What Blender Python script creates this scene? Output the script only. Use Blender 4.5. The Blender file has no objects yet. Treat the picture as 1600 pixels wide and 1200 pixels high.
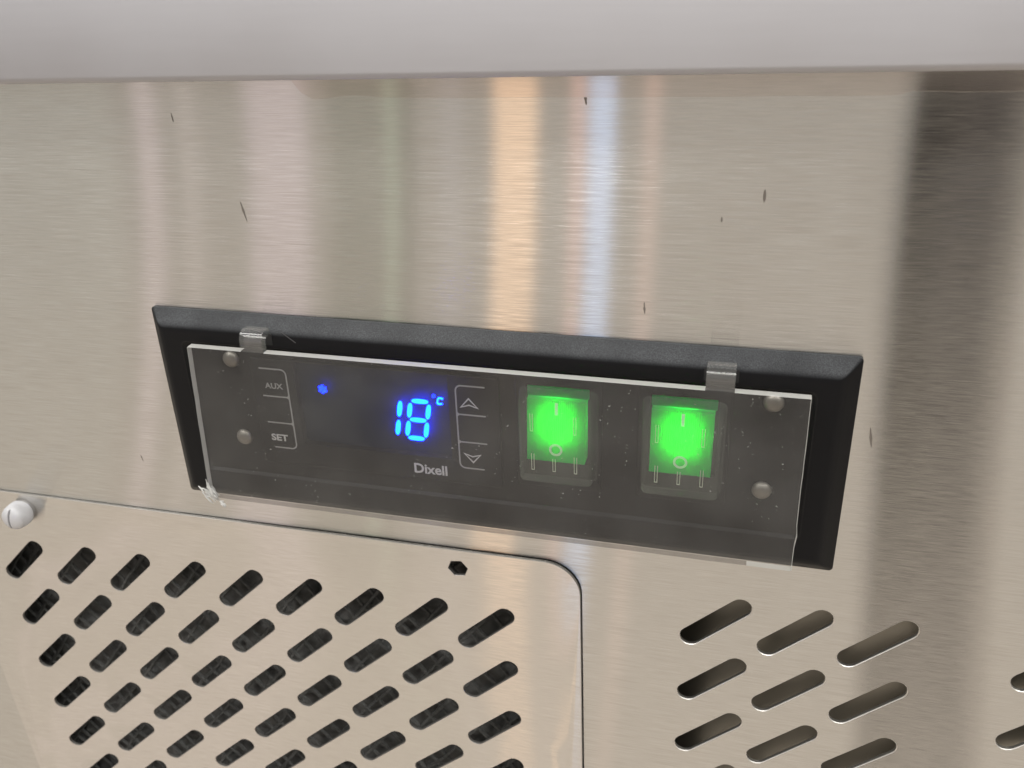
import bpy, bmesh, math, random
from mathutils import Vector, Matrix, noise
from mathutils.geometry import delaunay_2d_cdt
random.seed(11)
scene = bpy.context.scene
MM = 0.001

# ------------------------------------------------------------------ camera
cam_data = bpy.data.cameras.new("camera")
cam = bpy.data.objects.new("camera", cam_data)
scene.collection.objects.link(cam)
R_, D_, F_ = ((0.96582400, 0.04295284, 0.25561506), (0.07392433, 0.89956826, -0.43047896), (-0.24843349, 0.43466308, 0.86564936))
def fit2bl(v):                      # measured axes: x right, y down, z into the panel
    return Vector((v[0], v[2], -v[1]))
rx, ry, rz = fit2bl(R_), -fit2bl(D_), -fit2bl(F_)
m = Matrix((rx, ry, rz)).transposed().to_4x4()
m.translation = Vector((64.5927, -225.0688, 113.0124)) * MM
cam.matrix_world = m
cam_data.sensor_width = 36.0
cam_data.lens = 31.851
cam_data.clip_start = 0.01
cam_data.clip_end = 60.0
cam_data.dof.use_dof = True
cam_data.dof.focus_distance = 0.262
cam_data.dof.aperture_fstop = 24.0
scene.camera = cam

# ------------------------------------------------------------------ light
world = bpy.data.worlds.new("World")
scene.world = world
world.use_nodes = True
bg = world.node_tree.nodes["Background"]
bg.inputs[0].default_value = (0.60, 0.580, 0.553, 1)
bg.inputs[1].default_value = 0.84
scene.view_settings.view_transform = 'Standard'
scene.view_settings.look = 'None'
scene.view_settings.exposure = 0.0
scene.view_settings.gamma = 1.0
scene.render.engine = 'CYCLES'
scene.cycles.use_denoising = True
scene.cycles.max_bounces = 10
scene.cycles.transparent_max_bounces = 24
scene.cycles.sample_clamp_indirect = 6.0

def area_lamp(name, loc, aim, sx, sy, radiance, color):
    l = bpy.data.lights.new(name, 'AREA')
    l.shape = 'RECTANGLE'; l.size = sx; l.size_y = sy
    l.energy = radiance * math.pi * sx * sy
    l.color = color
    o = bpy.data.objects.new(name, l)
    scene.collection.objects.link(o)
    o.location = loc
    d = Vector(aim) - Vector(loc)
    o.rotation_euler = d.to_track_quat('-Z', 'Y').to_euler()
    return o
# ceiling lamps of the shop, in front of and above the counter
area_lamp("overhead_lamp", (-0.9, -0.75, 1.95), (-0.6, -0.45, 0), 1.8, 0.4, 14.0, (1.0, 0.985, 0.96))
area_lamp("overhead_lamp", (1.7, -0.75, 1.95), (1.0, -0.45, 0), 1.6, 0.4, 14.0, (1.0, 0.985, 0.96))
area_lamp("overhead_lamp", (0.0, -1.6, 2.5), (0.0, -1.6, 0), 7.0, 0.45, 9.0, (1.0, 0.985, 0.96))  # added wide lamp to brighten the floor the steel mirrors
# tall lit strips across the aisle that the brushed steel mirrors
STRIPS = [  # x, width, z low, z high, radiance, colour
    (-2.95, 0.95, -0.80, 0.60, 0.13, (0.80, 1.0, 0.94)),  # added wide and faint, to tint the steel greenish at left
    (-2.325, 0.07, -0.80, 0.80, 0.75, (1.0, 0.76, 0.88)),
    (-2.14, 0.06, -0.80, 0.80, 0.42, (1.0, 0.82, 0.84)),
    (-1.75, 0.25, -0.80, 0.80, 0.55, (1.0, 0.76, 0.92)),
    (-1.275, 0.04, -0.80, 0.75, 0.55, (0.76, 1.0, 0.72)),
    (-1.04, 0.09, -0.80, 0.60, 0.18, (0.80, 0.76, 1.0)),
    (-0.80, 0.16, -0.80, 1.00, 1.5, (1.0, 0.60, 0.33)),
    (-0.57, 0.045, -0.80, 1.00, 0.9, (1.0, 0.52, 0.48)),
    (-0.485, 0.09, -0.80, 1.00, 1.55, (0.44, 0.62, 1.0)),
    (-0.31, 0.055, -0.80, 0.90, 0.55, (1.0, 0.56, 0.46)),
]
for x, w, z0, z1, rad, colr in STRIPS:
    area_lamp("strip_lamp", (x, -3.0, (z0 + z1) / 2), (x, 0.0, (z0 + z1) / 2), w, z1 - z0, rad, colr)

# ------------------------------------------------------------------ helpers
def P(x, y, d=0.0):
    """panel millimetres (x right, y up, d towards the viewer) -> metres"""
    return (x * MM, -d * MM, y * MM)

def link(name, me, mat=None, parent=None):
    o = bpy.data.objects.new(name, me)
    scene.collection.objects.link(o)
    if mat is not None:
        for mm_ in (mat if isinstance(mat, (list, tuple)) else [mat]):
            me.materials.append(mm_)
    if parent is not None:
        o.parent = parent
    return o

def mesh(name, verts, faces, mat=None, parent=None, smooth=True, angle=32, fix=True):
    me = bpy.data.meshes.new(name)
    me.from_pydata([P(*v) for v in verts], [], faces)
    if fix:
        bm = bmesh.new(); bm.from_mesh(me)
        bmesh.ops.recalc_face_normals(bm, faces=bm.faces)
        bm.to_mesh(me); bm.free()
    if smooth:
        me.polygons.foreach_set("use_smooth", [True] * len(me.polygons))
        me.set_sharp_from_angle(angle=math.radians(angle))
    me.update()
    return link(name, me, mat, parent)

def thing(name, label, cat, x=0, y=0, d=0, rot=0.0, group=None):
    o = bpy.data.objects.new(name, None)
    scene.collection.objects.link(o)
    o.empty_display_size = 0.01
    o.location = P(x, y, d)
    o.rotation_euler = (0, rot, 0)
    o["label"] = label; o["category"] = cat
    if group: o["group"] = group
    return o

def rrect(cx, cy, w, h, r, n=5):
    """rounded rectangle, counter-clockwise, 4*(n+1) points"""
    r = max(0.001, min(r, w / 2, h / 2))
    pts = []
    for (sx, sy, a0) in ((1, -1, -90), (1, 1, 0), (-1, 1, 90), (-1, -1, 180)):
        ox, oy = cx + sx * (w / 2 - r), cy + sy * (h / 2 - r)
        for k in range(n + 1):
            a = math.radians(a0 + 90 * k / n)
            pts.append((ox + r * math.cos(a), oy + r * math.sin(a)))
    return pts

def loft(name, loops, mat=None, parent=None, cap0=True, cap1=True, **kw):
    """loops: list of point lists (x, y, d), all of one length"""
    n = len(loops[0]); V = []; F = []
    for lp in loops: V += lp
    for i in range(len(loops) - 1):
        for k in range(n):
            a, b = i * n + k, i * n + (k + 1) % n
            F.append((a, b, b + n, a + n))
    if cap0: F.append(tuple(range(n))[::-1])
    if cap1: F.append(tuple(range((len(loops) - 1) * n, len(loops) * n)))
    return mesh(name, V, F, mat, parent, **kw)

def lift(pts, d): return [(x, y, d) for x, y in pts]

def capsule(cx, cy, L, W, ang, n=9):
    a = math.radians(ang); c, s = math.cos(a), math.sin(a); pts = []
    for e, a0 in ((1, -90), (-1, 90)):
        for k in range(n + 1):
            t = math.radians(a0 + 180 * k / n)
            x = e * (L - W) / 2 + W / 2 * math.cos(t); y = W / 2 * math.sin(t)
            pts.append((cx + c * x - s * y, cy + s * x + c * y))
    return pts

def tube_data(path, r, n=6, V=None, F=None):
    V = [] if V is None else V; F = [] if F is None else F
    base = len(V); up = Vector((0.31, 0.12, 0.94))
    for i, p in enumerate(path):
        p = Vector(p)
        t = (Vector(path[min(i + 1, len(path) - 1)]) - Vector(path[max(i - 1, 0)])).normalized()
        u = t.cross(up).normalized(); v = t.cross(u)
        rr = r(i / (len(path) - 1)) if callable(r) else r
        for k in range(n):
            a = 2 * math.pi * k / n
            V.append(tuple(p + u * math.cos(a) * rr + v * math.sin(a) * rr))
    for i in range(len(path) - 1):
        for k in range(n):
            a, b = base + i * n + k, base + i * n + (k + 1) % n
            F.append((a, b, b + n, a + n))
    F.append(tuple(base + k for k in range(n))[::-1])
    F.append(tuple(base + (len(path) - 1) * n + k for k in range(n)))
    return V, F

def stroke(name, lines, w, d, th, mat, parent, closed=False):
    """raised ribbons along 2-D polylines"""
    V, F = [], []
    for ln in lines:
        n = len(ln); base = len(V)
        for i, (x, y) in enumerate(ln):
            a = ln[(i - 1) % n] if (closed or i > 0) else ln[i]
            b = ln[(i + 1) % n] if (closed or i < n - 1) else ln[i]
            t1 = Vector((x - a[0], y - a[1])); t2 = Vector((b[0] - x, b[1] - y))
            if t1.length < 1e-6: t1 = t2
            if t2.length < 1e-6: t2 = t1
            t1.normalize(); t2.normalize()
            nn = (Vector((-t1.y, t1.x)) + Vector((-t2.y, t2.x)))
            nn = nn.normalized() / max(0.45, nn.normalized().dot(Vector((-t1.y, t1.x))))
            for sgn in (1, -1):
                V.append((x + sgn * nn.x * w / 2, y + sgn * nn.y * w / 2, d))
                V.append((x + sgn * nn.x * w / 2, y + sgn * nn.y * w / 2, d + th))
        for i in range(n if closed else n - 1):
            a = base + 4 * i; b = base + 4 * ((i + 1) % n)
            F += [(a + 1, b + 1, b + 3, a + 3), (a, b, b + 1, a + 1), (a + 2, a + 3, b + 3, b + 2)]
    return mesh(name, V, F, mat, parent, smooth=False, fix=False)

def text(name, body, x, y, d, size, mat, parent, sx=1.0, bold=0.0, shear=0.0):
    c = bpy.data.curves.new(name, 'FONT')
    c.body = body; c.size = size; c.extrude = 0.03; c.offset = bold; c.shear = shear
    c.resolution_u = 4
    t = bpy.data.objects.new(name, c)
    scene.collection.objects.link(t)
    dg = bpy.context.evaluated_depsgraph_get()
    me = bpy.data.meshes.new_from_object(t.evaluated_get(dg))
    bpy.data.objects.remove(t)
    for v in me.vertices:
        px, py, pz = v.co
        v.co = P(x + px * sx, y + py, d + pz)
    me.name = name
    me.materials.clear()
    return link(name, me, mat, parent)

# ------------------------------------------------------------------ materials
def new_mat(name):
    mt = bpy.data.materials.new(name); mt.use_nodes = True
    nt = mt.node_tree
    return mt, nt, nt.nodes["Principled BSDF"], nt.nodes["Material Output"]

def simple(name, col, rough=0.5, metal=0.0, bump=0.0, bscale=2000, var=0.0, spec=0.5):
    mt, nt, b, out = new_mat(name)
    b.inputs["Base Color"].default_value = (*col, 1)
    b.inputs["Roughness"].default_value = rough
    b.inputs["Metallic"].default_value = metal
    b.inputs["Specular IOR Level"].default_value = spec
    if bump or var:
        tc = nt.nodes.new("ShaderNodeTexCoord")
        n = nt.nodes.new("ShaderNodeTexNoise"); n.inputs["Scale"].default_value = bscale; n.inputs["Detail"].default_value = 3
        nt.links.new(tc.outputs["Object"], n.inputs["Vector"])
        if bump:
            bp = nt.nodes.new("ShaderNodeBump"); bp.inputs["Strength"].default_value = bump; bp.inputs["Distance"].default_value = 0.0002
            nt.links.new(n.outputs["Fac"], bp.inputs["Height"]); nt.links.new(bp.outputs[0], b.inputs["Normal"])
        if var:
            mx = nt.nodes.new("ShaderNodeMix"); mx.data_type = 'RGBA'
            mx.inputs["A"].default_value = (*[c * (1 - var) for c in col], 1); mx.inputs["B"].default_value = (*[min(1, c * (1 + var)) for c in col], 1)
            nt.links.new(n.outputs["Fac"], mx.inputs["Factor"]); nt.links.new(mx.outputs["Result"], b.inputs["Base Color"])
    return mt

def brushed(name, col, rough, aniso, grain=0.25, blot=0.05, gx=55, gz=3800):
    """steel brushed along x: UV u runs along the brushing, so the highlight spreads vertically"""
    mt, nt, b0, out = new_mat(name)
    N, Lk = nt.nodes, nt.links
    N.remove(b0)
    b = N.new("ShaderNodeBsdfAnisotropic"); b.distribution = 'BECKMANN'
    b.inputs["Anisotropy"].default_value = aniso
    Lk.new(b.outputs[0], out.inputs["Surface"])
    tg = N.new("ShaderNodeTangent"); tg.direction_type = 'UV_MAP'; tg.uv_map = "UVMap"
    Lk.new(tg.outputs[0], b.inputs["Tangent"])
    tc = N.new("ShaderNodeTexCoord")
    mp = N.new("ShaderNodeMapping"); mp.inputs["Scale"].default_value = (gx, 1, gz)
    Lk.new(tc.outputs["Object"], mp.inputs["Vector"])
    n1 = N.new("ShaderNodeTexNoise"); n1.inputs["Scale"].default_value = 1.0; n1.inputs["Detail"].default_value = 4; n1.inputs["Roughness"].default_value = 0.65
    Lk.new(mp.outputs[0], n1.inputs["Vector"])
    mp2 = N.new("ShaderNodeMapping"); mp2.inputs["Scale"].default_value = (gx * 2.2, 1, gz * 0.85)
    Lk.new(tc.outputs["Object"], mp2.inputs["Vector"])
    n2 = N.new("ShaderNodeTexNoise"); n2.inputs["Scale"].default_value = 1.0; n2.inputs["Detail"].default_value = 3
    Lk.new(mp2.outputs[0], n2.inputs["Vector"])
    add = N.new("ShaderNodeMath"); add.operation = 'MULTIPLY_ADD'; add.inputs[1].default_value = 0.5
    Lk.new(n2.outputs["Fac"], add.inputs[0]); Lk.new(n1.outputs["Fac"], add.inputs[2])
    # each brush line tips the normal up or down a little, never sideways
    ge = N.new("ShaderNodeNewGeometry")
    tilt = N.new("ShaderNodeMapRange"); tilt.inputs["From Min"].default_value = 0.45; tilt.inputs["From Max"].default_value = 1.05; tilt.clamp = False
    tilt.inputs["To Min"].default_value = -grain * 0.5; tilt.inputs["To Max"].default_value = grain * 0.5
    Lk.new(add.outputs[0], tilt.inputs["Value"])
    cz = N.new("ShaderNodeCombineXYZ"); Lk.new(tilt.outputs[0], cz.inputs["Z"])
    va = N.new("ShaderNodeVectorMath"); va.operation = 'ADD'
    Lk.new(ge.outputs["Normal"], va.inputs[0]); Lk.new(cz.outputs[0], va.inputs[1])
    nz = N.new("ShaderNodeVectorMath"); nz.operation = 'NORMALIZE'; Lk.new(va.outputs[0], nz.inputs[0])
    Lk.new(nz.outputs[0], b.inputs["Normal"])
    # smudges: broad soft blotches in colour and roughness
    n3 = N.new("ShaderNodeTexNoise"); n3.inputs["Scale"].default_value = 22; n3.inputs["Detail"].default_value = 4; n3.inputs["Roughness"].default_value = 0.55
    Lk.new(tc.outputs["Object"], n3.inputs["Vector"])
    mx = N.new("ShaderNodeMix"); mx.data_type = 'RGBA'
    mx.inputs["A"].default_value = (*[c * (1 - blot) for c in col], 1); mx.inputs["B"].default_value = (*[c * (1 + blot) for c in col], 1)
    Lk.new(n3.outputs["Fac"], mx.inputs["Factor"])
    # brushing also varies the colour a little, line by line
    mr0 = N.new("ShaderNodeMapRange"); mr0.inputs["From Min"].default_value = 0.35; mr0.inputs["From Max"].default_value = 0.75
    mr0.inputs["To Min"].default_value = 1 - grain * 0.55; mr0.inputs["To Max"].default_value = 1 + grain * 0.35
    Lk.new(n1.outputs["Fac"], mr0.inputs["Value"])
    ml = N.new("ShaderNodeMix"); ml.data_type = 'RGBA'; ml.blend_type = 'MULTIPLY'; ml.inputs["Factor"].default_value = 1.0
    Lk.new(mx.outputs["Result"], ml.inputs["A"]); Lk.new(mr0.outputs[0], ml.inputs["B"])
    Lk.new(ml.outputs["Result"], b.inputs["Color"])
    mr = N.new("ShaderNodeMapRange"); mr.inputs["To Min"].default_value = rough * 0.9; mr.inputs["To Max"].default_value = rough * 1.12
    Lk.new(n3.outputs["Fac"], mr.inputs["Value"]); Lk.new(mr.outputs[0], b.inputs["Roughness"])
    return mt

def emit(name, col, strength):
    mt, nt, b, out = new_mat(name)
    b.inputs["Base Color"].default_value = (0.02, 0.02, 0.02, 1)
    b.inputs["Emission Color"].default_value = (*col, 1)
    b.inputs["Emission Strength"].default_value = strength
    return mt

def clear_plastic(name, haze=0.03, haze_col=(0.6, 0.6, 0.58), specks=False, rough=0.04, f0=0.028, through=0.96):
    """thin-walled clear plastic: see-through, with a Schlick mirror and a film of dust"""
    mt = bpy.data.materials.new(name); mt.use_nodes = True
    nt = mt.node_tree; N, Lk = nt.nodes, nt.links
    N.clear()
    out = N.new("ShaderNodeOutputMaterial")
    tr = N.new("ShaderNodeBsdfTransparent"); tr.inputs[0].default_value = (through, through, through * 0.995, 1)
    gl = N.new("ShaderNodeBsdfGlossy"); gl.inputs["Roughness"].default_value = rough
    df = N.new("ShaderNodeBsdfDiffuse"); df.inputs[0].default_value = (*haze_col, 1)
    ge = N.new("ShaderNodeNewGeometry")
    dot = N.new("ShaderNodeVectorMath"); dot.operation = 'DOT_PRODUCT'
    Lk.new(ge.outputs["Normal"], dot.inputs[0]); Lk.new(ge.outputs["Incoming"], dot.inputs[1])
    ab = N.new("ShaderNodeMath"); ab.operation = 'ABSOLUTE'; Lk.new(dot.outputs["Value"], ab.inputs[0])
    om = N.new("ShaderNodeMath"); om.operation = 'SUBTRACT'; om.inputs[0].default_value = 1.0; Lk.new(ab.outputs[0], om.inputs[1])
    pw = N.new("ShaderNodeMath"); pw.operation = 'POWER'; pw.inputs[1].default_value = 5.0; Lk.new(om.outputs[0], pw.inputs[0])
    ma = N.new("ShaderNodeMath"); ma.operation = 'MULTIPLY_ADD'; ma.inputs[1].default_value = 1 - f0; ma.inputs[2].default_value = f0; Lk.new(pw.outputs[0], ma.inputs[0])
    m1 = N.new("ShaderNodeMixShader"); Lk.new(ma.outputs[0], m1.inputs[0]); Lk.new(tr.outputs[0], m1.inputs[1]); Lk.new(gl.outputs[0], m1.inputs[2])
    m2 = N.new("ShaderNodeMixShader"); Lk.new(m1.outputs[0], m2.inputs[1]); Lk.new(df.outputs[0], m2.inputs[2])
    tc = N.new("ShaderNodeTexCoord")
    n = N.new("ShaderNodeTexNoise"); n.inputs["Scale"].default_value = 45; n.inputs["Detail"].default_value = 5
    Lk.new(tc.outputs["Object"], n.inputs["Vector"])
    mr = N.new("ShaderNodeMapRange"); mr.inputs["From Min"].default_value = 0.3; mr.inputs["From Max"].default_value = 0.75
    mr.inputs["To Min"].default_value = haze * 0.4; mr.inputs["To Max"].default_value = haze * 1.7
    Lk.new(n.outputs["Fac"], mr.inputs["Value"])
    fac = mr.outputs[0]
    if specks:
        vo = N.new("ShaderNodeTexVoronoi"); vo.inputs["Scale"].default_value = 560; vo.feature = 'F1'; vo.voronoi_dimensions = '2D'
        wob = N.new("ShaderNodeTexNoise"); wob.inputs["Scale"].default_value = 1500
        Lk.new(tc.outputs["Object"], wob.inputs["Vector"])
        va = N.new("ShaderNodeVectorMath"); va.operation = 'MULTIPLY_ADD'; va.inputs[1].default_value = (0.0016, 0.0016, 0.0016)
        Lk.new(wob.outputs["Color"], va.inputs[0]); Lk.new(tc.outputs["Object"], va.inputs[2])
        sx = N.new("ShaderNodeSeparateXYZ"); Lk.new(va.outputs[0], sx.inputs[0])
        cx = N.new("ShaderNodeCombineXYZ"); Lk.new(sx.outputs["X"], cx.inputs["X"]); Lk.new(sx.outputs["Z"], cx.inputs["Y"])
        Lk.new(cx.outputs[0], vo.inputs["Vector"])
        sp = N.new("ShaderNodeSeparateColor"); Lk.new(vo.outputs["Color"], sp.inputs[0])
        # only some cells hold a speck, each of its own size
        pr = N.new("ShaderNodeMath"); pr.operation = 'POWER'; pr.inputs[1].default_value = 1.9; Lk.new(sp.outputs[0], pr.inputs[0])
        rad = N.new("ShaderNodeMath"); rad.operation = 'MULTIPLY'; rad.inputs[1].default_value = 0.075; Lk.new(pr.outputs[0], rad.inputs[0])
        lt = N.new("ShaderNodeMath"); lt.operation = 'LESS_THAN'; Lk.new(vo.outputs["Distance"], lt.inputs[0]); Lk.new(rad.outputs[0], lt.inputs[1])
        # dust gathers in drifts
        dn = N.new("ShaderNodeTexNoise"); dn.inputs["Scale"].default_value = 38; dn.inputs["Detail"].default_value = 3; Lk.new(tc.outputs["Object"], dn.inputs["Vector"])
        dm = N.new("ShaderNodeMapRange"); dm.inputs["From Min"].default_value = 0.30; dm.inputs["From Max"].default_value = 0.56; Lk.new(dn.outputs["Fac"], dm.inputs["Value"])
        dd = N.new("ShaderNodeMath"); dd.operation = 'MULTIPLY'; Lk.new(lt.outputs[0], dd.inputs[0]); Lk.new(dm.outputs[0], dd.inputs[1])
        sc = N.new("ShaderNodeMath"); sc.operation = 'MULTIPLY'; Lk.new(dd.outputs[0], sc.inputs[0])
        Lk.new(sp.outputs[1], sc.inputs[1])
        mxm = N.new("ShaderNodeMath"); mxm.operation = 'MULTIPLY_ADD'; mxm.inputs[1].default_value = 0.5
        Lk.new(sc.outputs[0], mxm.inputs[0]); Lk.new(fac, mxm.inputs[2])
        fac = mxm.outputs[0]
    Lk.new(fac, m2.inputs[0])
    Lk.new(m2.outputs[0], out.inputs["Surface"])
    return mt

def translucent(name, col, trans=0.5, rough=0.3):
    mt = bpy.data.materials.new(name); mt.use_nodes = True
    nt = mt.node_tree; N, Lk = nt.nodes, nt.links
    N.clear()
    out = N.new("ShaderNodeOutputMaterial")
    tl = N.new("ShaderNodeBsdfTranslucent"); tl.inputs[0].default_value = (*col, 1)
    df = N.new("ShaderNodeBsdfDiffuse"); df.inputs[0].default_value = (*col, 1)
    gl = N.new("ShaderNodeBsdfGlossy"); gl.inputs["Roughness"].default_value = rough
    a = N.new("ShaderNodeMixShader"); a.inputs[0].default_value = trans
    Lk.new(df.outputs[0], a.inputs[1]); Lk.new(tl.outputs[0], a.inputs[2])
    b = N.new("ShaderNodeMixShader"); b.inputs[0].default_value = 0.02
    Lk.new(a.outputs[0], b.inputs[1]); Lk.new(gl.outputs[0], b.inputs[2])
    Lk.new(b.outputs[0], out.inputs["Surface"])
    return mt

STEEL = brushed("brushed_steel", (0.645, 0.636, 0.606), 0.20, 0.88, grain=0.31, blot=0.06, gx=75)
STEEL_PLATE = brushed("satin_steel_plate", (0.67, 0.653, 0.62), 0.215, 0.84, grain=0.20, blot=0.08, gx=110)
STEEL_EDGE = brushed("satin_steel_edge", (0.478, 0.477, 0.500), 0.72, 0.1, grain=0.02, blot=0.012, gx=30, gz=900)
CUT = simple("cut_steel_edge", (0.70, 0.68, 0.64), 0.40, 1.0)
CUT_DULL = simple("dull_cut_edge", (0.26, 0.25, 0.235), 0.5, 0.9)
GALV = simple("inner_sheet", (0.31, 0.295, 0.255), 0.32, 0.9, var=0.12, bscale=60)
LINT = simple("dusty_filter", (0.19, 0.192, 0.185), 0.95, 0, bump=1.0, bscale=200, var=0.9)
WIRE = simple("filter_wire", (0.15, 0.152, 0.145), 0.9, 0, bump=1.0, bscale=700, var=0.7)
VOID = simple("dark_inside", (0.02, 0.019, 0.018), 0.9)
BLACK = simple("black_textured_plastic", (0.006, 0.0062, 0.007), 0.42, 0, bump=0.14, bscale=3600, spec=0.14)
HOUSING = simple("black_controller_plastic", (0.009, 0.009, 0.0095), 0.5, 0, spec=0.2)
WINDOW = simple("display_filter", (0.010, 0.016, 0.028), 0.6, spec=0.15)
INK = simple("pale_grey_ink", (0.30, 0.30, 0.30), 0.6)
INK_BRIGHT = simple("white_ink", (0.50, 0.50, 0.50), 0.6)
RIVET = simple("rivet_steel", (0.30, 0.285, 0.255), 0.5, 0.9)
WHITE = simple("white_nylon", (0.45, 0.45, 0.462), 0.42, 0, bump=0.1, bscale=900)
GAP = simple("groove_dark", (0.01, 0.01, 0.01), 0.8)
SCUFF = simple("scuff_dark", (0.20, 0.18, 0.16), 0.45, 0.6)
EDGE_STRIP = brushed("browner_steel_strip", (0.60, 0.565, 0.525), 0.19, 0.89, grain=0.25, blot=0.05)
THREAD = translucent("white_thread", (0.70, 0.70, 0.68), 0.35, 0.5)
ACRYLIC = clear_plastic("clear_acrylic", haze=0.027, specks=True, rough=0.14, f0=0.025, through=0.86)
TAB = clear_plastic("hazed_acrylic_tab", haze=0.06, rough=0.08, f0=0.05)
ACRYLIC_EDGE = translucent("sawn_edge_and_bend_glint", (0.66, 0.66, 0.63), 0.25, 0.3)
def thin_out(mt, amount):
    nt = mt.node_tree; N, Lk = nt.nodes, nt.links
    out = next(n for n in N if n.type == 'OUTPUT_MATERIAL'); src = out.inputs["Surface"].links[0].from_socket
    tr = N.new("ShaderNodeBsdfTransparent"); mx = N.new("ShaderNodeMixShader"); mx.inputs[0].default_value = amount
    Lk.new(src, mx.inputs[1]); Lk.new(tr.outputs[0], mx.inputs[2]); Lk.new(mx.outputs[0], out.inputs["Surface"])
thin_out(ACRYLIC_EDGE, 0.38)
ACRYLIC_SHADED = translucent("shaded_acrylic_lower_edge", (0.13, 0.11, 0.10), 0.2, 0.2)  # lower edge darkened in colour, as internal reflection leaves it dark
thin_out(ACRYLIC_SHADED, 0.55)
def dust_and_sheen_on_ledges(mt, col):
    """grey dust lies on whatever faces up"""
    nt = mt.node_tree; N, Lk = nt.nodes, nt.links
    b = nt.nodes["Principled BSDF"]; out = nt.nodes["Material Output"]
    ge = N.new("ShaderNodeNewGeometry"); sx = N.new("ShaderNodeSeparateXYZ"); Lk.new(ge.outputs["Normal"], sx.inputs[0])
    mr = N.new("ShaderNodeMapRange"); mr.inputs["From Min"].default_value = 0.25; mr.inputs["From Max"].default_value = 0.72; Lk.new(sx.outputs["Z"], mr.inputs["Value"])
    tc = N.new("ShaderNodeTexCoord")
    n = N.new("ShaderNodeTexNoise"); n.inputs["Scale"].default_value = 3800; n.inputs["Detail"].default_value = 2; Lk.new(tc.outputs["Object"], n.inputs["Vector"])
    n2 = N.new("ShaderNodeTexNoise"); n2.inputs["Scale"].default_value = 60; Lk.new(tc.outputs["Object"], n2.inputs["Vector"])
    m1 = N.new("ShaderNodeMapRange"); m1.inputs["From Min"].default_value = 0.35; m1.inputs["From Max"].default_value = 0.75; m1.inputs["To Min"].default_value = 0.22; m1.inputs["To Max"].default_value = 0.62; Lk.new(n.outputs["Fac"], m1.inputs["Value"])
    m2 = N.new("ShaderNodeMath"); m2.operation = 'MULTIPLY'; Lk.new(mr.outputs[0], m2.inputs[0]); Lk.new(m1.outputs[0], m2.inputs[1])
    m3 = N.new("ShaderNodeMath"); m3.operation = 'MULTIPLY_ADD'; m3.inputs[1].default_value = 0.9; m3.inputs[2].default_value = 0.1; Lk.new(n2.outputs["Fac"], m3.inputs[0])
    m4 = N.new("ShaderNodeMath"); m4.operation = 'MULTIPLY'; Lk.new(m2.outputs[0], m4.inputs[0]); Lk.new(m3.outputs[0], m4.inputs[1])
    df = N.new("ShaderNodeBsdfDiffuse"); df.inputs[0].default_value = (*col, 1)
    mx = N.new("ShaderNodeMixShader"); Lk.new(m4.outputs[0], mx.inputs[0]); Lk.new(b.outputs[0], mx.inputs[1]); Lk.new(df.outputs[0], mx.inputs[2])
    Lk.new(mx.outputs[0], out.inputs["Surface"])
dust_and_sheen_on_ledges(BLACK, (0.22, 0.232, 0.245))  # bevel tops paler: dust, plus lamp sheen put into the colour
MEMBRANE = clear_plastic("clear_silicone", haze=0.085, haze_col=(0.45, 0.50, 0.43), rough=0.12, f0=0.02)
MEMBRANE_RIB = translucent("silicone_rib", (0.62, 0.64, 0.55), 0.4, 0.3)
LENS = translucent("green_lens", (0.004, 0.60, 0.15), 0.72, 0.25)
LENS_MARK = translucent("lens_mark", (0.86, 0.98, 0.88), 0.15, 0.3)
DIFFUSER = translucent("milky_diffuser", (0.30, 0.92, 0.40), 0.75, 0.5)
BULB = emit("green_lamp", (0.005, 1.0, 0.32), 19.0)
LED = emit("blue_led", (0.0, 1.3, 62.0), 1.0)
LED_DIM = emit("blue_led_icon", (0.0, 0.20, 20.0), 1.0)

# ------------------------------------------------------------------ floor and added, unseen slabs that the steel mirrors
FLOOR = simple("beige_floor_tiles", (0.595, 0.525, 0.455), 0.5, 0, var=0.05, bscale=3)
me = bpy.data.meshes.new("floor")
me.from_pydata([(-8, 0.9, -0.85), (8, 0.9, -0.85), (8, -9, -0.85), (-8, -9, -0.85)], [], [(0, 3, 2, 1)])
fl = link("floor", me, FLOOR); fl["kind"] = "structure"
DARK = simple("dark_paint", (0.007, 0.008, 0.010), 0.6, spec=0.1)
DARK2 = simple("brown_paint", (0.040, 0.036, 0.042), 0.6, spec=0.1)
def slab(name, x0, x1, y0, y1, z0, z1, mat):
    bm = bmesh.new()
    bmesh.ops.create_cube(bm, size=1.0)
    bmesh.ops.scale(bm, vec=(x1 - x0, y1 - y0, z1 - z0), verts=bm.verts)
    bmesh.ops.bevel(bm, geom=bm.edges[:], offset=0.008, segments=2, affect='EDGES')
    me = bpy.data.meshes.new(name); bm.to_mesh(me); bm.free()
    o = link(name, me, mat); o.location = ((x0 + x1) / 2, (y0 + y1) / 2, (z0 + z1) / 2); o["kind"] = "structure"
    return o
slab("added_slab", -1.58, -1.33, -3.4, -3.08, -0.85, 1.2, simple("grey_green_paint", (0.20, 0.235, 0.20), 0.6))  # added unseen slab, its reflection darkens the steel between streaks
slab("dark_slab", 0.276, 0.326, -1.24, -1.2, -0.85, 2.2, DARK)  # added unseen slab for the dark band reflected at right
slab("added_slab", 0.329, 0.445, -1.26, -1.215, -0.85, 2.2, DARK2)  # added paler slab, carries that dark reflection further right

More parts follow.
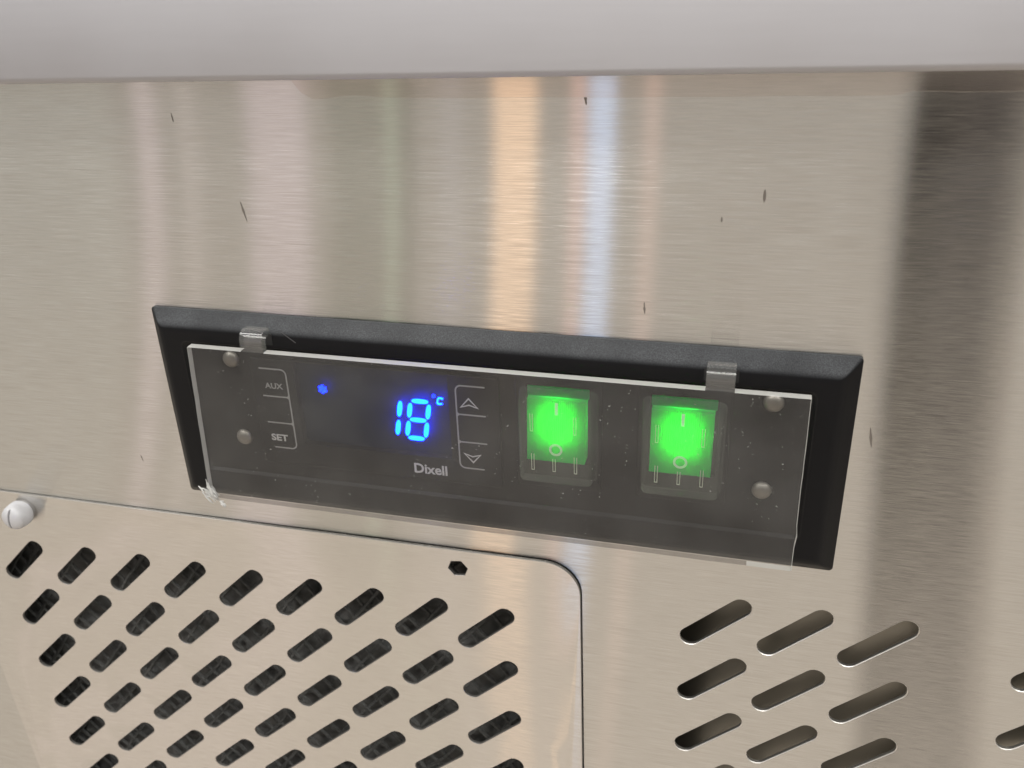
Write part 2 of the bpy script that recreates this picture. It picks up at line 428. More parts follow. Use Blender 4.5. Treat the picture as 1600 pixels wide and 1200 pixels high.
# ------------------------------------------------------------------ sheets with holes
def sheet(name, outer, holes, front, thick, mat, parent, warp=None, step=None, chamfer=0.18, cutmat=None):
    """flat sheet (xy outline, list of hole outlines) with cut walls and a small chamfer; warp(x, y) -> depth offset"""
    loops = [outer] + holes
    pts, edges = [], []
    for lp in loops:
        b = len(pts); pts += [Vector(p) for p in lp]
        edges += [(b + i, b + (i + 1) % len(lp)) for i in range(len(lp))]
    def inside(p, lp):
        r = False; j = len(lp) - 1
        for i in range(len(lp)):
            xi, yi = lp[i]; xj, yj = lp[j]
            if (yi > p[1]) != (yj > p[1]) and p[0] < (xj - xi) * (p[1] - yi) / (yj - yi) + xi: r = not r
            j = i
        return r
    boxes = [(min(x for x, y in h), max(x for x, y in h), min(y for x, y in h), max(y for x, y in h)) for h in holes]
    def in_hole(p):
        for h, bx in zip(holes, boxes):
            if bx[0] <= p[0] <= bx[1] and bx[2] <= p[1] <= bx[3] and inside(p, h): return True
        return False
    nb = len(pts)
    if step:
        xs = [p[0] for p in outer]; ys = [p[1] for p in outer]
        x = min(xs) + step / 2
        while x < max(xs):
            y = min(ys) + step / 2
            while y < max(ys):
                q = (x + 0.013 * step * math.sin(y), y)
                if inside(q, outer) and not in_hole(q) and min((q[0] - p.x) ** 2 + (q[1] - p.y) ** 2 for p in pts[:nb]) > (step * .35) ** 2:
                    pts.append(Vector(q))
                y += step
            x += step
    v, e, f, ov, oe, of = delaunay_2d_cdt(pts, edges, [], 0, 1e-5)
    tris = []
    for t in f:
        c = sum((v[i] for i in t), Vector((0, 0))) / len(t)
        if inside(c, outer) and not in_hole(c): tris.append(tuple(t))
    w = warp or (lambda x, y: 0.0)
    V = [(p.x, p.y, front + w(p.x, p.y)) for p in v]
    F = list(tris); mats = [0] * len(F)
    # cut walls: chamfer ring then wall to the back, moving into the hole / outwards from the sheet
    remap = {}
    for i, o in enumerate(ov):
        for k in o: remap[k] = i
    b = 0
    for li, lp in enumerate(loops):
        n = len(lp); idx = [remap[b + i] for i in range(n)]
        area = sum(lp[i][0] * lp[(i + 1) % n][1] - lp[(i + 1) % n][0] * lp[i][1] for i in range(n))
        sg = (1 if area > 0 else -1) * (1 if li == 0 else -1)
        r1, r2 = [], []
        for i in range(n):
            a, c = lp[i - 1], lp[(i + 1) % n]
            t = Vector((c[0] - a[0], c[1] - a[1])).normalized()
            nx, ny = t.y * sg, -t.x * sg
            x, y = lp[i]; z = front + w(x, y)
            r1.append(len(V)); V.append((x + nx * chamfer, y + ny * chamfer, z - chamfer))
            r2.append(len(V)); V.append((x + nx * chamfer, y + ny * chamfer, z - thick))
        for i in range(n):
            j = (i + 1) % n
            F.append((idx[i], idx[j], r1[j], r1[i])); mats.append(1)
            F.append((r1[i], r1[j], r2[j], r2[i])); mats.append(1)
        b += n
    o = mesh(name, V, F, [mat, cutmat or CUT], parent, smooth=True, angle=25, fix=True)
    me = o.data
    # CDT faces may have been flipped as a body: make the front look at the viewer
    if sum(p.normal.y * p.area for p in me.polygons if p.index < len(tris)) > 0:
        me.flip_normals()
    for p, k in zip(me.polygons, mats): p.material_index = k
    uv = me.uv_layers.new(name="UVMap")
    for lp_ in me.loops:
        co = me.vertices[lp_.vertex_index].co
        uv.data[lp_.index].uv = (co.x * 2, co.z * 2)
    return o

# ------------------------------------------------------------------ steel counter
counter = thing("steel_counter", "brushed steel counter front with slanted slots at lower right, under a grey worktop edge", "counter", 0, 0, 0)
PX0, PX1, PY1 = -229.4, 19.3, -59.7
PITCH = 23.24; NROW, NCOL = 8, 9
PY0 = -285.0
def plate_outline(g):
    r = 11.5 + g
    pts = [(PX0 - g, PY0 - g), (PX1 + g, PY0 - g)]
    for k in range(11):
        a = math.radians(90 * k / 10)
        pts.append((PX1 + g - r + r * math.cos(a), PY1 + g * 0.6 - 0.8 - r + r * math.sin(a)))
    pts.append((PX0 - g, PY1 + g * 0.6))
    return pts
slots = []
for i in range(9):
    for j in range(-0, 9):
        x = 61.1 + 23.34 * j; y = -76.35 - 23.02 * i
        if j >= 3: x += 24.0           # second group of slots further right
        slots.append(capsule(x, y, 26.6, 6.9, 42.6))
front = sheet("front_panel", [(-460, -560), (460, -560), (460, 100), (-460, 100)], [plate_outline(0.45)] + slots, 0.0, 1.2, STEEL, counter, chamfer=0.22)

# worktop edge: a folded satin band that overhangs the front
prof = [(0.5, 84.9), (12.2, 84.9), (12.9, 85.15), (13.4, 85.7), (13.6, 86.6), (13.6, 109.0), (13.3, 111.2), (12.4, 113.2), (10.8, 114.5), (8.5, 115.0), (-30, 115.0)]
V = []; F = []
for x in (-460, 460):
    V += [(x, y + 0.75 + 0.003 * x, d) for d, y in prof]
n = len(prof)
for k in range(n - 1): F.append((k, k + 1, n + k + 1, n + k))
F.append(tuple(range(n))); F.append(tuple(range(n, 2 * n))[::-1])
edge = mesh("worktop_edge", V, F, STEEL_EDGE, counter, angle=50)
uv = edge.data.uv_layers.new(name="UVMap")
for l in edge.data.loops:
    co = edge.data.vertices[l.vertex_index].co
    uv.data[l.index].uv = (co.x * 2, (co.z - co.y) * 2)

# thin browner strip just under the worktop edge, uneven along its bottom
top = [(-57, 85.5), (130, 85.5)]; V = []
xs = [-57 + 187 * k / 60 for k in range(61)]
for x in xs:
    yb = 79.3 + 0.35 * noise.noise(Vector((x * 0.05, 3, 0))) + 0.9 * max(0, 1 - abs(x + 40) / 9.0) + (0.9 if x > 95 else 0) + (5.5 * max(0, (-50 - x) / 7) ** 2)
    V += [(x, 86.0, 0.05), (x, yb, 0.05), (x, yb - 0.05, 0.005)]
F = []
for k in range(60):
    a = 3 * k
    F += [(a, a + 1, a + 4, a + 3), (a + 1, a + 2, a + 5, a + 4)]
fs = mesh("under_edge_strip", V, F, EDGE_STRIP, front, smooth=False)
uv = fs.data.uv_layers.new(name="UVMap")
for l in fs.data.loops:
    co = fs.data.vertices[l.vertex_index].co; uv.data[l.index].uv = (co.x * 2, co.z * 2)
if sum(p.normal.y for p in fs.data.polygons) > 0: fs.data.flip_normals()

# scuff marks on the steel
for (x, y, L, W, a) in ((-94.2, 74.4, 2.7, 0.45, 95), (-77.0, 48.2, 6.2, 0.7, 101), (22.0, 79.0, 3.3, 0.8, 97), (65.8, 56.0, 3.4, 0.75, 90), (56.0, 49.9, 1.5, 0.5, 92), (37.4, 25.4, 3.4, 0.55, 94), (97.7, -7.7, 6.2, 0.75, 99), (-132.8, -39.1, 2.6, 0.5, 100)):
    c, s = math.cos(math.radians(a)), math.sin(math.radians(a)); up, dn = [], []
    for k in range(9):
        t = k / 8; px = (t - .5) * L
        hw = W * 0.5 * (math.sin(math.pi * t) ** 0.7 + 0.08) * random.uniform(0.6, 1.1)
        for lst, sg in ((up, 1), (dn, -1)):
            lst.append((x + c * px - s * sg * hw, y + s * px + c * sg * hw, 0.02))
    V = up + dn
    mesh("scuff_mark", V, [(k, k + 1, k + 10, k + 9) for k in range(8)], SCUFF, front, smooth=False)

# inside the counter: a folded sheet behind the right-hand slots and the dark machine bay
V = [(49, -420, -27), (60, -420, -25), (118, -420, -17), (160, -420, -6), (300, -420, -6)]
V += [(x, -40, d) for x, _, d in V]
mesh("inner_sheet", V, [(k, k + 1, k + 6, k + 5) for k in range(4)], GALV, counter)
bayV = [(-300, -440, -90), (300, -440, -90), (300, -20, -90), (-300, -20, -90), (-300, -440, -2), (300, -440, -2), (300, -20, -2), (-300, -20, -2)]
mesh("machine_bay", bayV, [(0, 1, 2, 3), (0, 1, 5, 4), (2, 3, 7, 6), (1, 2, 6, 5), (0, 3, 7, 4)], VOID, counter, smooth=False)

# dust-laden filter behind the cover plate, with its wire mesh
V, F = [], []
nx, ny = 120, 90
for j in range(ny + 1):
    for i in range(nx + 1):
        x = -240 + 275 * i / nx; y = -285 + 228 * j / ny
        d = -17 + 3.2 * noise.noise(Vector((x * .13, y * .13, 1))) + 1.8 * noise.noise(Vector((x * .4, y * .4, 5)))
        V.append((x, y, d))
for j in range(ny):
    for i in range(nx):
        a = j * (nx + 1) + i; F.append((a, a + 1, a + nx + 2, a + nx + 1))
flt = mesh("dust_filter", V, F, LINT, counter)
V, F = [], []
for k in range(-40, 60):
    for sg in (1, -1):
        x0 = -200 + k * 9.0 + random.uniform(-1.2, 1.2)
        path = []
        for q in range(25):
            y = -285 + 228 * q / 24
            x = x0 + sg * (y + 170) * 0.8 + 1.9 * noise.noise(Vector((q * .7, k * 3.1, sg)))
            path.append((x, y, -13.6 + 1.6 * noise.noise(Vector((q * .5, k * 1.7, sg + 4)))))
        path = [p for p in path if -238 < p[0] < 33]
        if len(path) > 2: tube_data(path, lambda t, k=k: 0.75 + 0.35 * noise.noise(Vector((t * 9, k, 2))), 5, V, F)
wm = mesh("wire_mesh", V, F, WIRE, flt)
wm["kind"] = "stuff"

# ------------------------------------------------------------------ cover plate
cover = thing("vent_cover", "loose steel cover plate full of slanted slots, held by a white screw", "vent cover", -105, -172, 0)
def warp(x, y):
    """the thin plate is dished a few millimetres and stands a little proud along its right edge"""
    u = min(max((x + 198.65) / 260, -0.10), 0.80); v = min(max(-(y + 91.65) / 260, -0.10), 0.40)
    z = 0.04702 * u + 0.014385 * v - 0.10345 * u * u + 0.18123 * u * v + 0.02225 * v * v - 0.21129 * u * u * v - 0.1659 * u * v * v + 0.04119 * u ** 3
    z *= 260
    return -z if z > 0 else -0.45 * z
def seen(x, y):
    """measured slot centres assume the plate stands prouder; carry them along the line of sight to the plate built here"""
    w = warp(x, y); full = w / 0.45 if w > 0 else w
    k = (225.07 - w) / (225.07 - full)
    return 64.59 + (x - 64.59) * k, 113.01 + (y - 113.01) * k
holes = []
for i in range(NROW):
    for j in range(NCOL):
        holes.append(capsule(*seen(-198.65 + 23.236 * j + 0.09 * i, -91.65 - 22.915 * i + 0.09 * j), 26.0, 6.6, 43.0))
holes.append([(-20.9 + 3.55 * math.cos(math.radians(60 * k + 8)), -67.6 + 3.35 * math.sin(math.radians(60 * k + 8))) for k in range(6)])
loc = Vector((-105, -172))
def rel(lp): return [(x - loc.x, y - loc.y) for x, y in lp]
plate = sheet("slotted_plate", rel(plate_outline(0)), [rel(h) for h in holes], 0.25, 1.0, STEEL_PLATE, cover, warp=lambda x, y: warp(x + loc.x, y + loc.y), step=7.5, chamfer=0.14, cutmat=CUT_DULL)

# thumb screw: ribbed skirt, domed cap with a screwdriver slot
KX, KY = -190.5 - loc.x, -67.6 - loc.y
KD = warp(-190.5, -67.6) + 0.3
n = 96
def ring(r, d, rib=0.0):
    return [(KX + (r + (rib if (k % 2) else -rib)) * math.cos(2 * math.pi * k / n), KY + (r + (rib if (k % 2) else -rib)) * math.sin(2 * math.pi * k / n), KD + d) for k in range(n)]
loops = [ring(4.0, 0.0), ring(4.0, 0.8), ring(4.75, 0.9), ring(4.8, 1.1, .10), ring(4.75, 3.0, .14), ring(4.62, 5.0, .12), ring(4.45, 5.6, 0.0)]
for k in range(1, 9):
    a = math.radians(10 * k); loops.append(ring(4.45 * math.cos(a), 5.6 + 2.1 * math.sin(a)))
knob = loft("thumb_screw", loops, WHITE, cover, angle=40)
# cut the slot
sa = math.radians(-8)
cv = []
for dx, dy, dd in ((-.42, -6, 6.0), (.42, -6, 6.0), (.42, 6, 6.0), (-.42, 6, 6.0), (-.42, -6, 12), (.42, -6, 12), (.42, 6, 12), (-.42, 6, 12)):
    cv.append((KX + dx * math.cos(sa) - dy * math.sin(sa), KY + dx * math.sin(sa) + dy * math.cos(sa), KD + dd))
cut = mesh("cutter", cv, [(0, 1, 2, 3), (4, 5, 6, 7), (0, 1, 5, 4), (1, 2, 6, 5), (2, 3, 7, 6), (3, 0, 4, 7)], GAP, cover, smooth=False)
md = knob.modifiers.new("b", 'BOOLEAN'); md.object = cut; md.operation = 'DIFFERENCE'; md.solver = 'EXACT'
dg = bpy.context.evaluated_depsgraph_get()
me2 = bpy.data.meshes.new_from_object(knob.evaluated_get(dg))
knob.modifiers.clear(); knob.data = me2; me2.name = "thumb_screw"
bpy.data.objects.remove(cut)
me2.set_sharp_from_angle(angle=math.radians(40))

# ------------------------------------------------------------------ control panel
FX, FY, FROT = -11.007, -16.802, math.radians(0.6084)
panel = thing("control_panel", "wide black plastic control panel with sloping edges, fixed to the brushed steel", "control panel", FX, FY, 0, FROT)
W, H = 207.9, 66.8
LP = [lift(rrect(0, 0, W - 1, H - 1, 0.9), 0.0), lift(rrect(0, 0, W, H, 1.2), 0.15), lift(rrect(0, 0, W, H, 1.2), 0.8)]
for ins, d in ((3.0, 3.7), (3.5, 4.18), (4.0, 4.6), (4.5, 4.9), (5.1, 5.1), (5.8, 5.19), (6.1, 5.2), (6.3, 5.2)):
    LP.append(lift(rrect(0, 0, W - 2 * ins, H - 2 * ins, 0.6 if ins < 4 else 0.9), d))
LP += [lift(rrect(0.5, 1.6, 186.6, 46.2, 2.0), 5.2)]
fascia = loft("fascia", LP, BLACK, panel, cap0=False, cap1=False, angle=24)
loft("recess_wall", [lift(rrect(0.5, 1.6, 186.6, 46.2, 2.0), 5.2), lift(rrect(0.5, 1.6, 186.0, 45.6, 2.0), 5.13), lift(rrect(0.5, 1.6, 184.4, 44.0, 2.0), 4.3)], HOUSING, panel, cap0=False, cap1=False, smooth=False)
wells = [rrect(-31.3, 6.6, 50.0, 29.4, 0.6), rrect(25.4, 7.6, 20.0, 24.6, 0.6), rrect(60.2, 7.8, 20.0, 24.6, 0.6)]
sheet("recess_floor", rrect(0.5, 1.6, 184.4, 44.0, 2.0), wells, 4.3, 1.5, HOUSING, panel, chamfer=0.02, cutmat=HOUSING)
loft("backing", [lift(rrect(0, 0, 196, 56, 1), 2.2), lift(rrect(0, 0, 196, 56, 1), 2.7)], HOUSING, panel, smooth=False)
# dark notches that take the hooks of the clear cover
for x0 in (-65.6, 69.2):
    loft("hook_notch", [lift(rrect(x0, 27.3, 9.0, 3.6, 0.3), 4.3), lift(rrect(x0, 27.3, 9.0, 3.6, 0.3), 5.225)], GAP, panel, smooth=False)
for x, y in ((-76.6, 19.4), (-76.8, -7.7), (83.0, 20.3), (82.2, -6.8)):
    LPs = []
    for k in range(10):
        rr = 2.7 * math.cos(math.radians(9 * k))
        LPs.append([(x + rr * math.cos(2 * math.pi * q / 24), y + rr * math.sin(2 * math.pi * q / 24), 4.29 + 1.9 * math.sin(math.radians(9 * k))) for q in range(24)])
    loft("rivet", LPs, RIVET, panel, angle=60)
# a hair-thin scratch on the fascia above the cover
stroke("scratch", [[(-57.6, 30.0), (-55.6, 28.5), (-53.4, 26.9)]], 0.28, 5.2, 0.02, simple("scratch_grey", (0.06, 0.06, 0.062), 0.5), fascia)

# ------------------------------------------------------------------ temperature controller
ctl = thing("temperature_controller", "black digital thermostat showing 18 in glowing blue, with printed keys on both sides", "thermostat", FX, FY, 0, FROT)
CX, CY, CW, CH = -31.0, 2.6, 78.6, 36.2
LPc = [lift(rrect(CX, CY, CW, CH, 1.5), 2.75), lift(rrect(CX, CY, CW, CH, 1.5), 5.0), lift(rrect(CX, CY, CW - .5, CH - .5, 1.4), 5.2),
       lift(rrect(-31.3, 6.6, 48.8, 28.2, 0.5), 5.21), lift(rrect(-31.3, 6.6, 48.6, 28.0, 0.5), 5.15), lift(rrect(-31.3, 6.6, 48.5, 27.9, 0.5), 2.82)]
housing = loft("housing", LPc, HOUSING, ctl, cap1=False, angle=30)
disp = mesh("display", [(-55.6, -7.4, 2.95), (-7.0, -7.4, 2.95), (-7.0, 20.6, 2.95), (-55.6, 20.6, 2.95)], [(0, 1, 2, 3)], WINDOW, ctl, smooth=False)
def seg(p0, p1, w):
    a, b = Vector(p0), Vector(p1); t = (b - a).normalized(); nn = Vector((-t.y, t.x)); L = (b - a).length
    pts = []
    for k in range(16):
        ph = 2 * math.pi * k / 16; cx, sx = math.cos(ph), math.sin(ph)
        ex = math.copysign(abs(cx) ** 0.8, cx); ey = math.copysign(abs(sx) ** 0.75, sx)
        q = (a + b) / 2 + t * (L / 2 * ex) + nn * (w / 2 * ey)
        pts.append((q.x, q.y))
    loft("segment", [lift(pts, 4.62), lift(pts, 4.95)], LED, disp, smooth=False)
SL = 0.168
def dx(y, x): return x + (y - 4.8) * SL
for (x0, y0, x1, y1) in ((-23.1, 10.55, -23.1, 5.35), (-23.1, 4.1, -23.1, -0.9), (-19.95, 10.2, -19.95, 5.35), (-19.95, 4.1, -19.95, -0.9), (-14.15, 10.2, -14.15, 5.35), (-14.15, 4.1, -14.15, -0.9)):
    seg((dx(y0, x0), y0), (dx(y1, x1), y1), 1.5)
for y in (11.05, 4.75, -1.5):
    seg((dx(y, -19.65), y), (dx(y, -14.45), y), 1.45)
C_pts = [(-8.75, 12.5), (-9.3, 12.75), (-10.1, 12.75), (-10.35, 12.4), (-10.55, 11.2), (-10.35, 10.85), (-9.5, 10.85), (-9.0, 11.1)]
stroke("unit_letter", [C_pts], 0.42, 4.6, 0.5, LED, disp)
stroke("degree_ring", [[(-11.6 + .42 * math.cos(k * math.pi / 5), 13.25 + .42 * math.sin(k * math.pi / 5)) for k in range(10)]], 0.2, 4.6, 0.4, LED_DIM, disp, closed=True)
fl_ = []
for k in range(6):
    a = math.radians(60 * k + 30); ux, uy = math.cos(a), math.sin(a)
    fl_.append([(-46.9, 12.15), (-46.9 + 1.5 * ux, 12.15 + 1.5 * uy)])
    for s in (1, -1):
        b = a + s * 0.75
        fl_.append([(-46.9 + .75 * ux, 12.15 + .75 * uy), (-46.9 + .75 * ux + .62 * math.cos(b), 12.15 + .75 * uy + .62 * math.sin(b))])
stroke("snowflake_icon", fl_, 0.34, 4.6, 0.35, LED_DIM, disp)
# printed keys
def bracket(mir):
    x_in = -58.35 if not mir else -4.65; s = 1 if not mir else -1
    xo = x_in - s * 8.8
    def arc(cx, cy, r, a0, a1):
        return [(cx + s * r * math.cos(math.radians(a0 + (a1 - a0) * k / 6)), cy + r * math.sin(math.radians(a0 + (a1 - a0) * k / 6))) for k in range(7)]
    r = 1.7
    ln = [(xo, 17.6)] + arc(x_in - s * r, 17.6 - r, r, 90, 0) + arc(x_in - s * r, -9.7 + r, r, 0, -90) + [(xo + s * 1.2, -9.7)]
    return [ln, [(xo, 8.3), (x_in, 8.3)], [(xo, -0.85), (x_in, -0.85)]]
stroke("key_outline", bracket(False), 0.46, 5.205, 0.04, INK, housing)
stroke("key_outline", bracket(True), 0.46, 5.205, 0.04, INK, housing)
for yy, sg in ((8.3, 1), (-0.85, 1)):
    for xi, s in ((-58.35, 1), (-4.65, -1)):
        mesh("outline_fillet", [(xi, yy + .95, 5.25), (xi - s * .95, yy, 5.25), (xi, yy - .95, 5.25)], [(0, 1, 2)], INK, housing, smooth=False)
stroke("up_arrow", [[(-3.3, 10.7), (-0.85, 13.6), (1.75, 10.75), (-0.75, 11.55)]], 0.42, 5.205, 0.045, INK_BRIGHT, housing, closed=True)
stroke("down_arrow", [[(-3.05, -4.75), (-0.55, -5.6), (1.85, -4.85), (-0.45, -7.55)]], 0.42, 5.205, 0.045, INK_BRIGHT, housing, closed=True)
text("aux_lettering", "AUX", -65.9, 11.0, 5.2, 2.65, INK, housing, sx=1.05, bold=0.06)
text("set_lettering", "SET", -66.7, -7.2, 5.2, 3.1, INK_BRIGHT, housing, sx=1.18, bold=0.10)
text("maker_lettering", "Dixell", -19.7, -13.2, 5.2, 4.6, INK_BRIGHT, housing, sx=1.0, bold=0.12)

# ------------------------------------------------------------------ rocker switches
def make_switch():
    """local x, y centred on the cap"""
    t = thing("rocker_switch", "", "switch", 0, 0, 0, FROT, "green rocker switches under clear caps")
    fl = [lift(rrect(0, 0, 25.0, 36.0, 1.2), 2.75), lift(rrect(0, 0, 25.0, 36.0, 1.2), 4.6), lift(rrect(0, 0, 24.5, 35.5, 1.0), 4.75),
          lift(rrect(0, 3.0, 18.6, 24.0, 0.6), 4.76), lift(rrect(0, 3.0, 18.4, 23.8, 0.6), 2.82)]
    loft("flange", fl, HOUSING, t, angle=30)
    # added green plate for the rocker's reflection in the cap, lit from behind
    loft("cap_reflection", [lift(rrect(-.1, 13.2, 17.6, 3.0, .3), 4.0), lift(rrect(-.1, 13.2, 17.6, 3.0, .3), 4.6)], LENS, t, smooth=False)
    # milky diffuser between bulb and lens
    loft("diffuser", [lift(rrect(-.2, 2.2, 16.0, 18.4, .5), 4.78), lift(rrect(-.2, 2.2, 16.0, 18.4, .5), 4.95)], DIFFUSER, t, smooth=False)
    # bulb
    LPb = []
    for k in range(11):
        a = math.radians(-90 + 180 * k / 10); wd = max(.03, math.cos(a)) ** 0.55
        LPb.append([(-.2 + 4.9 * wd * math.cos(2 * math.pi * q / 16), 4.4 + 6.3 * math.copysign(abs(math.sin(a)) ** 0.8, math.sin(a)), 3.05 + 0.2 * wd * math.sin(2 * math.pi * q / 16)) for q in range(16)])
    loft("bulb", LPb, BULB, t)
    # rocker shell: ribbed in the middle, pressed in at its top, with side walls, open at the back
    V, F = [], []
    xs = []; x = -8.35
    nrib = 30
    for k in range(nrib * 2 + 1):
        xs.append(-8.35 + 16.7 * k / (nrib * 2))
    ysn = [11.6, 9.6, 7.6, 5.6, 3.6, 1.6, -0.4, -2.4, -4.4, -7.2]
    for y in ysn:
        base = 6.3 + (11.6 - y) * 0.085 + 0.10 * ((y - 2) / 9) ** 2
        for k, x in enumerate(xs):
            inr = (x / 5.8) ** 2 + ((y - 6.5) / 7.5) ** 2 < 1
            V.append((x - 0.25, y, base + (0.17 if (k % 2 and inr) else 0)))
    m_ = len(xs)
    for j in range(len(ysn) - 1):
        for k in range(m_ - 1):
            a = j * m_ + k; F.append((a, a + 1, a + m_ + 1, a + m_))
    rim = [k for k in range(m_)] + [j * m_ + m_ - 1 for j in range(1, len(ysn))] + [(len(ysn) - 1) * m_ + k for k in range(m_ - 2, -1, -1)] + [j * m_ for j in range(len(ysn) - 2, 0, -1)]
    b = len(V)
    for i in rim: V.append((V[i][0], V[i][1], 3.3))
    for i in range(len(rim)):
        j = (i + 1) % len(rim); F.append((rim[i], rim[j], b + j, b + i))
    rk = mesh("rocker", V, F, LENS, t, angle=14)
    on = mesh("on_mark", [(-.55, 11.0, 6.75), (.35, 11.0, 6.75), (.35, 7.3, 7.02), (-.55, 7.3, 7.02)], [(0, 1, 2, 3)], LENS_MARK, rk, smooth=False)
    stroke("off_mark", [[(-.2 + 1.62 * math.cos(2 * math.pi * k / 28), -3.4 + 1.62 * math.sin(2 * math.pi * k / 28)) for k in range(28)]], 0.66, 7.86, 0.1, LENS_MARK, rk, closed=True)
    # clear splash cap
    capL = [lift(rrect(0, 0, 22.6, 28.8, 1.6), 4.8), lift(rrect(0, 0, 21.6, 27.6, 1.6), 5.3), lift(rrect(0, -.1, 20.9, 26.8, 1.5), 9.4), lift(rrect(0, -.1, 20.5, 26.4, 1.4), 9.85), lift(rrect(0, -.1, 19.8, 25.7, 1.2), 10.0)]
    cp = loft("splash_cap", capL, MEMBRANE, t, cap0=False, angle=30)
    for (x, y0, y1) in ((-6.6, 8.8, 3.3), (5.7, 8.8, 3.3), (-6.4, -3.9, -9.2), (-.25, -5.1, -9.2), (5.9, -3.9, -9.2)):
        w = 0.36
        stroke("cap_rib", [[(x - w, y0), (x - w, y1), (x + w, y1), (x + w, y0)]], 0.17, 10.0, 0.12, MEMBRANE_RIB, cp)
    return t
def dup(root):
    r = root.copy(); scene.collection.objects.link(r)
    for ch in list(root.children):
        c = ch.copy(); scene.collection.objects.link(c); c.parent = r
        for g in ch.children:
            d_ = g.copy(); scene.collection.objects.link(d_); d_.parent = c
    return r
def in_frame(x, y):
    c, s = math.cos(-FROT), math.sin(-FROT)
    return P(FX + c * x - s * y, FY + s * x + c * y, 0)
sw1 = make_switch(); sw1.location = in_frame(25.4, 4.6)
sw1["label"] = "green lit rocker switch next to the thermostat, under a clear splash cap"
sw2 = dup(sw1); sw2.location = in_frame(60.2, 4.8)
sw2["label"] = "green lit rocker switch nearer the pair of rivets, farther from the blue display"

# ------------------------------------------------------------------ clear hinged cover
cov = thing("protective_cover", "dusty clear acrylic flap hooked over the front of the black control panel", "clear cover", FX, FY, 0, FROT)
x0, x1, yt, yb = -87.7, 91.9, 24.8, -26.2
def cd(y): return 7.2 + (yt - y) * (3.9 / 51.4)      # back face leans out towards the bottom
TH = 2.3
TABS = ((-69.4, -62.1), (65.5, 72.9))
rng = random.Random(4)
out = [(x0, yb + 0.9), (x0 + 0.7, yb + .1)]
for k in range(1, 30): out.append((x0 + (x1 - x0) * k / 30, yb + rng.uniform(-.05, .05)))
out += [(x1 - .3, yb), (x1, yb + .3)]
for k in range(1, 14): out.append((x1 + rng.uniform(-.07, .07) + (0.45 if k == 3 else 0), yb + (yt - yb) * k / 14))
out += [(x1, yt)]
for a, b in reversed(TABS):
    out += [(b + .05, yt), (a - .05, yt)]
out += [(x0 + .3, yt), (x0, yt - .4)]
for k in range(13, 0, -1): out.append((x0 + rng.uniform(-.06, .06), yb + (yt - yb) * k / 14))
n = len(out)
ch = 0.16
cxm, cym = (x0 + x1) / 2, (yt + yb) / 2
def shrink(p, q): return (p[0] - math.copysign(q, p[0] - cxm) if abs(p[0] - cxm) > 80 else p[0], p[1] - math.copysign(q, p[1] - cym))
V = [(x, y, cd(y)) for x, y in out] + [(x, y, cd(y) + TH - ch) for x, y in out] + [(*shrink((x, y), ch), cd(y) + TH) for x, y in out]
F = [tuple(range(n))[::-1], tuple(range(2 * n, 3 * n))]
for k in range(n):
    j = (k + 1) % n
    F += [(k, j, n + j, n + k), (n + k, n + j, 2 * n + j, 2 * n + k)]
pane = mesh("pane", V, F, [ACRYLIC, ACRYLIC_EDGE, ACRYLIC_SHADED], cov, smooth=False)
for p in pane.data.polygons: p.material_index = 0 if len(p.vertices) > 4 else (2 if p.normal.z < -0.6 and p.center.x < 0.080 else 1)  # downward faces take the darkened edge, except at the right end
for p in pane.data.polygons:
    if p.normal.z > 0.6 and any(a <= p.center.x * 1000 <= b for a, b in TABS): p.material_index = 0
# hooks: bent tabs going back into the notches
for a, b in TABS:
    pth = []
    for k in range(5): pth.append((yt + 2.9 * k / 4, cd(yt) + TH / 2))
    cyc, cdc, r = yt + 2.9, cd(yt) + TH / 2 - 2.0, 2.0
    for k in range(1, 9):
        t = math.radians(90 * k / 8); pth.append((cyc + r * math.sin(t), cdc + r * math.cos(t)))
    pth.append((cyc + r, 4.4))
    V, F = [], []
    for i, (y, d) in enumerate(pth):
        p0 = pth[max(0, i - 1)]; p1 = pth[min(len(pth) - 1, i + 1)]
        t = Vector((p1[0] - p0[0], p1[1] - p0[1])).normalized(); nn = Vector((-t.y, t.x))
        for (xx, sg) in ((a, 1), (b, 1), (b, -1), (a, -1)):
            V.append((xx, y - nn.x * sg * TH * 0.47, d - nn.y * sg * TH * 0.47))
    for i in range(len(pth) - 1):
        for k in range(4):
            j = (k + 1) % 4; F.append((4 * i + k, 4 * i + j, 4 * i + 4 + j, 4 * i + 4 + k))
    F.append((4 * len(pth) - 4, 4 * len(pth) - 3, 4 * len(pth) - 2, 4 * len(pth) - 1))
    hk = mesh("hinge_tab", V, F, [TAB, ACRYLIC_EDGE, MEMBRANE], cov, angle=40)
    for p in hk.data.polygons:
        if abs(p.normal.x) > .7: p.material_index = 2
        elif p.index // 4 in (9, 10) and p.index % 4 == 0: p.material_index = 1  # highlight on the bend painted with the pale edge material

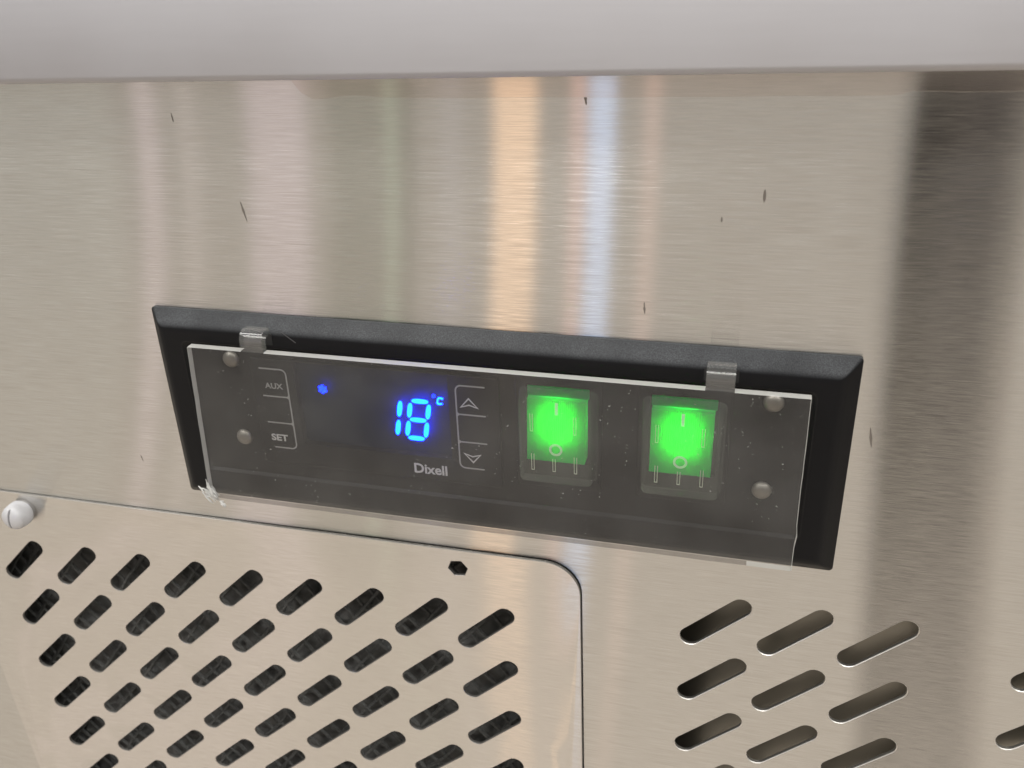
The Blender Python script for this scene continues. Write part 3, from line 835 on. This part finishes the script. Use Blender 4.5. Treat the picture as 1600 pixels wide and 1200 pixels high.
# ------------------------------------------------------------------ frayed threads on the cover's lower left corner
V, F = [], []
rng = random.Random(21)
c0 = Vector((-88.0, -24.6, 12.6))
for k in range(34):
    p = c0 + Vector((rng.gauss(0.6, 1.0), rng.gauss(-.6, 1.1), rng.uniform(-.6, 0.8)))
    ang = math.radians(rng.choice((-38, -34, -42, -45, -36, 108)) + rng.uniform(-12, 12))
    L = rng.uniform(1.5, 4.6); path = []
    if k > 28: p = c0 + Vector((4.6, -3.8, 0.2)); ang = math.radians(rng.uniform(-100, 30)); L = rng.uniform(1.2, 2.6)
    for q in range(7):
        t = q / 6 - .4
        path.append((p.x + L * t * math.cos(ang) + 0.3 * math.sin(5 * t + k), p.y + L * t * math.sin(ang) + 0.3 * math.cos(4 * t + k * 2), p.z + 0.3 * math.sin(3 * t + k) + 0.4))
    tube_data(path, lambda t, r=rng.uniform(.10, .34): r * (0.35 + 0.9 * math.sin(math.pi * min(1, t + .12))), 6, V, F)
for k in range(7):      # torn flakes of film among the threads
    p = c0 + Vector((rng.uniform(-.8, 4.2), 0, rng.uniform(0, .7))); p.y = c0.y - (p.x - c0.x) * .72 + rng.uniform(-.6, .5)
    b = len(V); a0 = rng.uniform(0, 6)
    for q in range(5):
        rr = rng.uniform(.35, 1.0); a = a0 + q * 1.256
        V.append((p.x + rr * math.cos(a) * 1.3, p.y + rr * math.sin(a) * .7, p.z + rng.uniform(-.2, .2)))
    for q in range(5): V.append((V[b + q][0], V[b + q][1], V[b + q][2] - .06))
    F.append(tuple(b + q for q in range(5))); F.append(tuple(b + 5 + q for q in range(5))[::-1])
    for q in range(5): F.append((b + q, b + 5 + q, b + 5 + (q + 1) % 5, b + (q + 1) % 5))
tuft = mesh("thread_tuft", [(x + 88, y + 24.6, d - 12.6) for x, y, d in V], F, THREAD)
tuft.location = in_frame(-88.0, -24.6); tuft.location.y = -12.6 * MM
tuft.rotation_euler = (0, FROT, 0)
tuft["label"] = "frayed white threads caught on the lower left corner of the clear cover"; tuft["category"] = "thread"
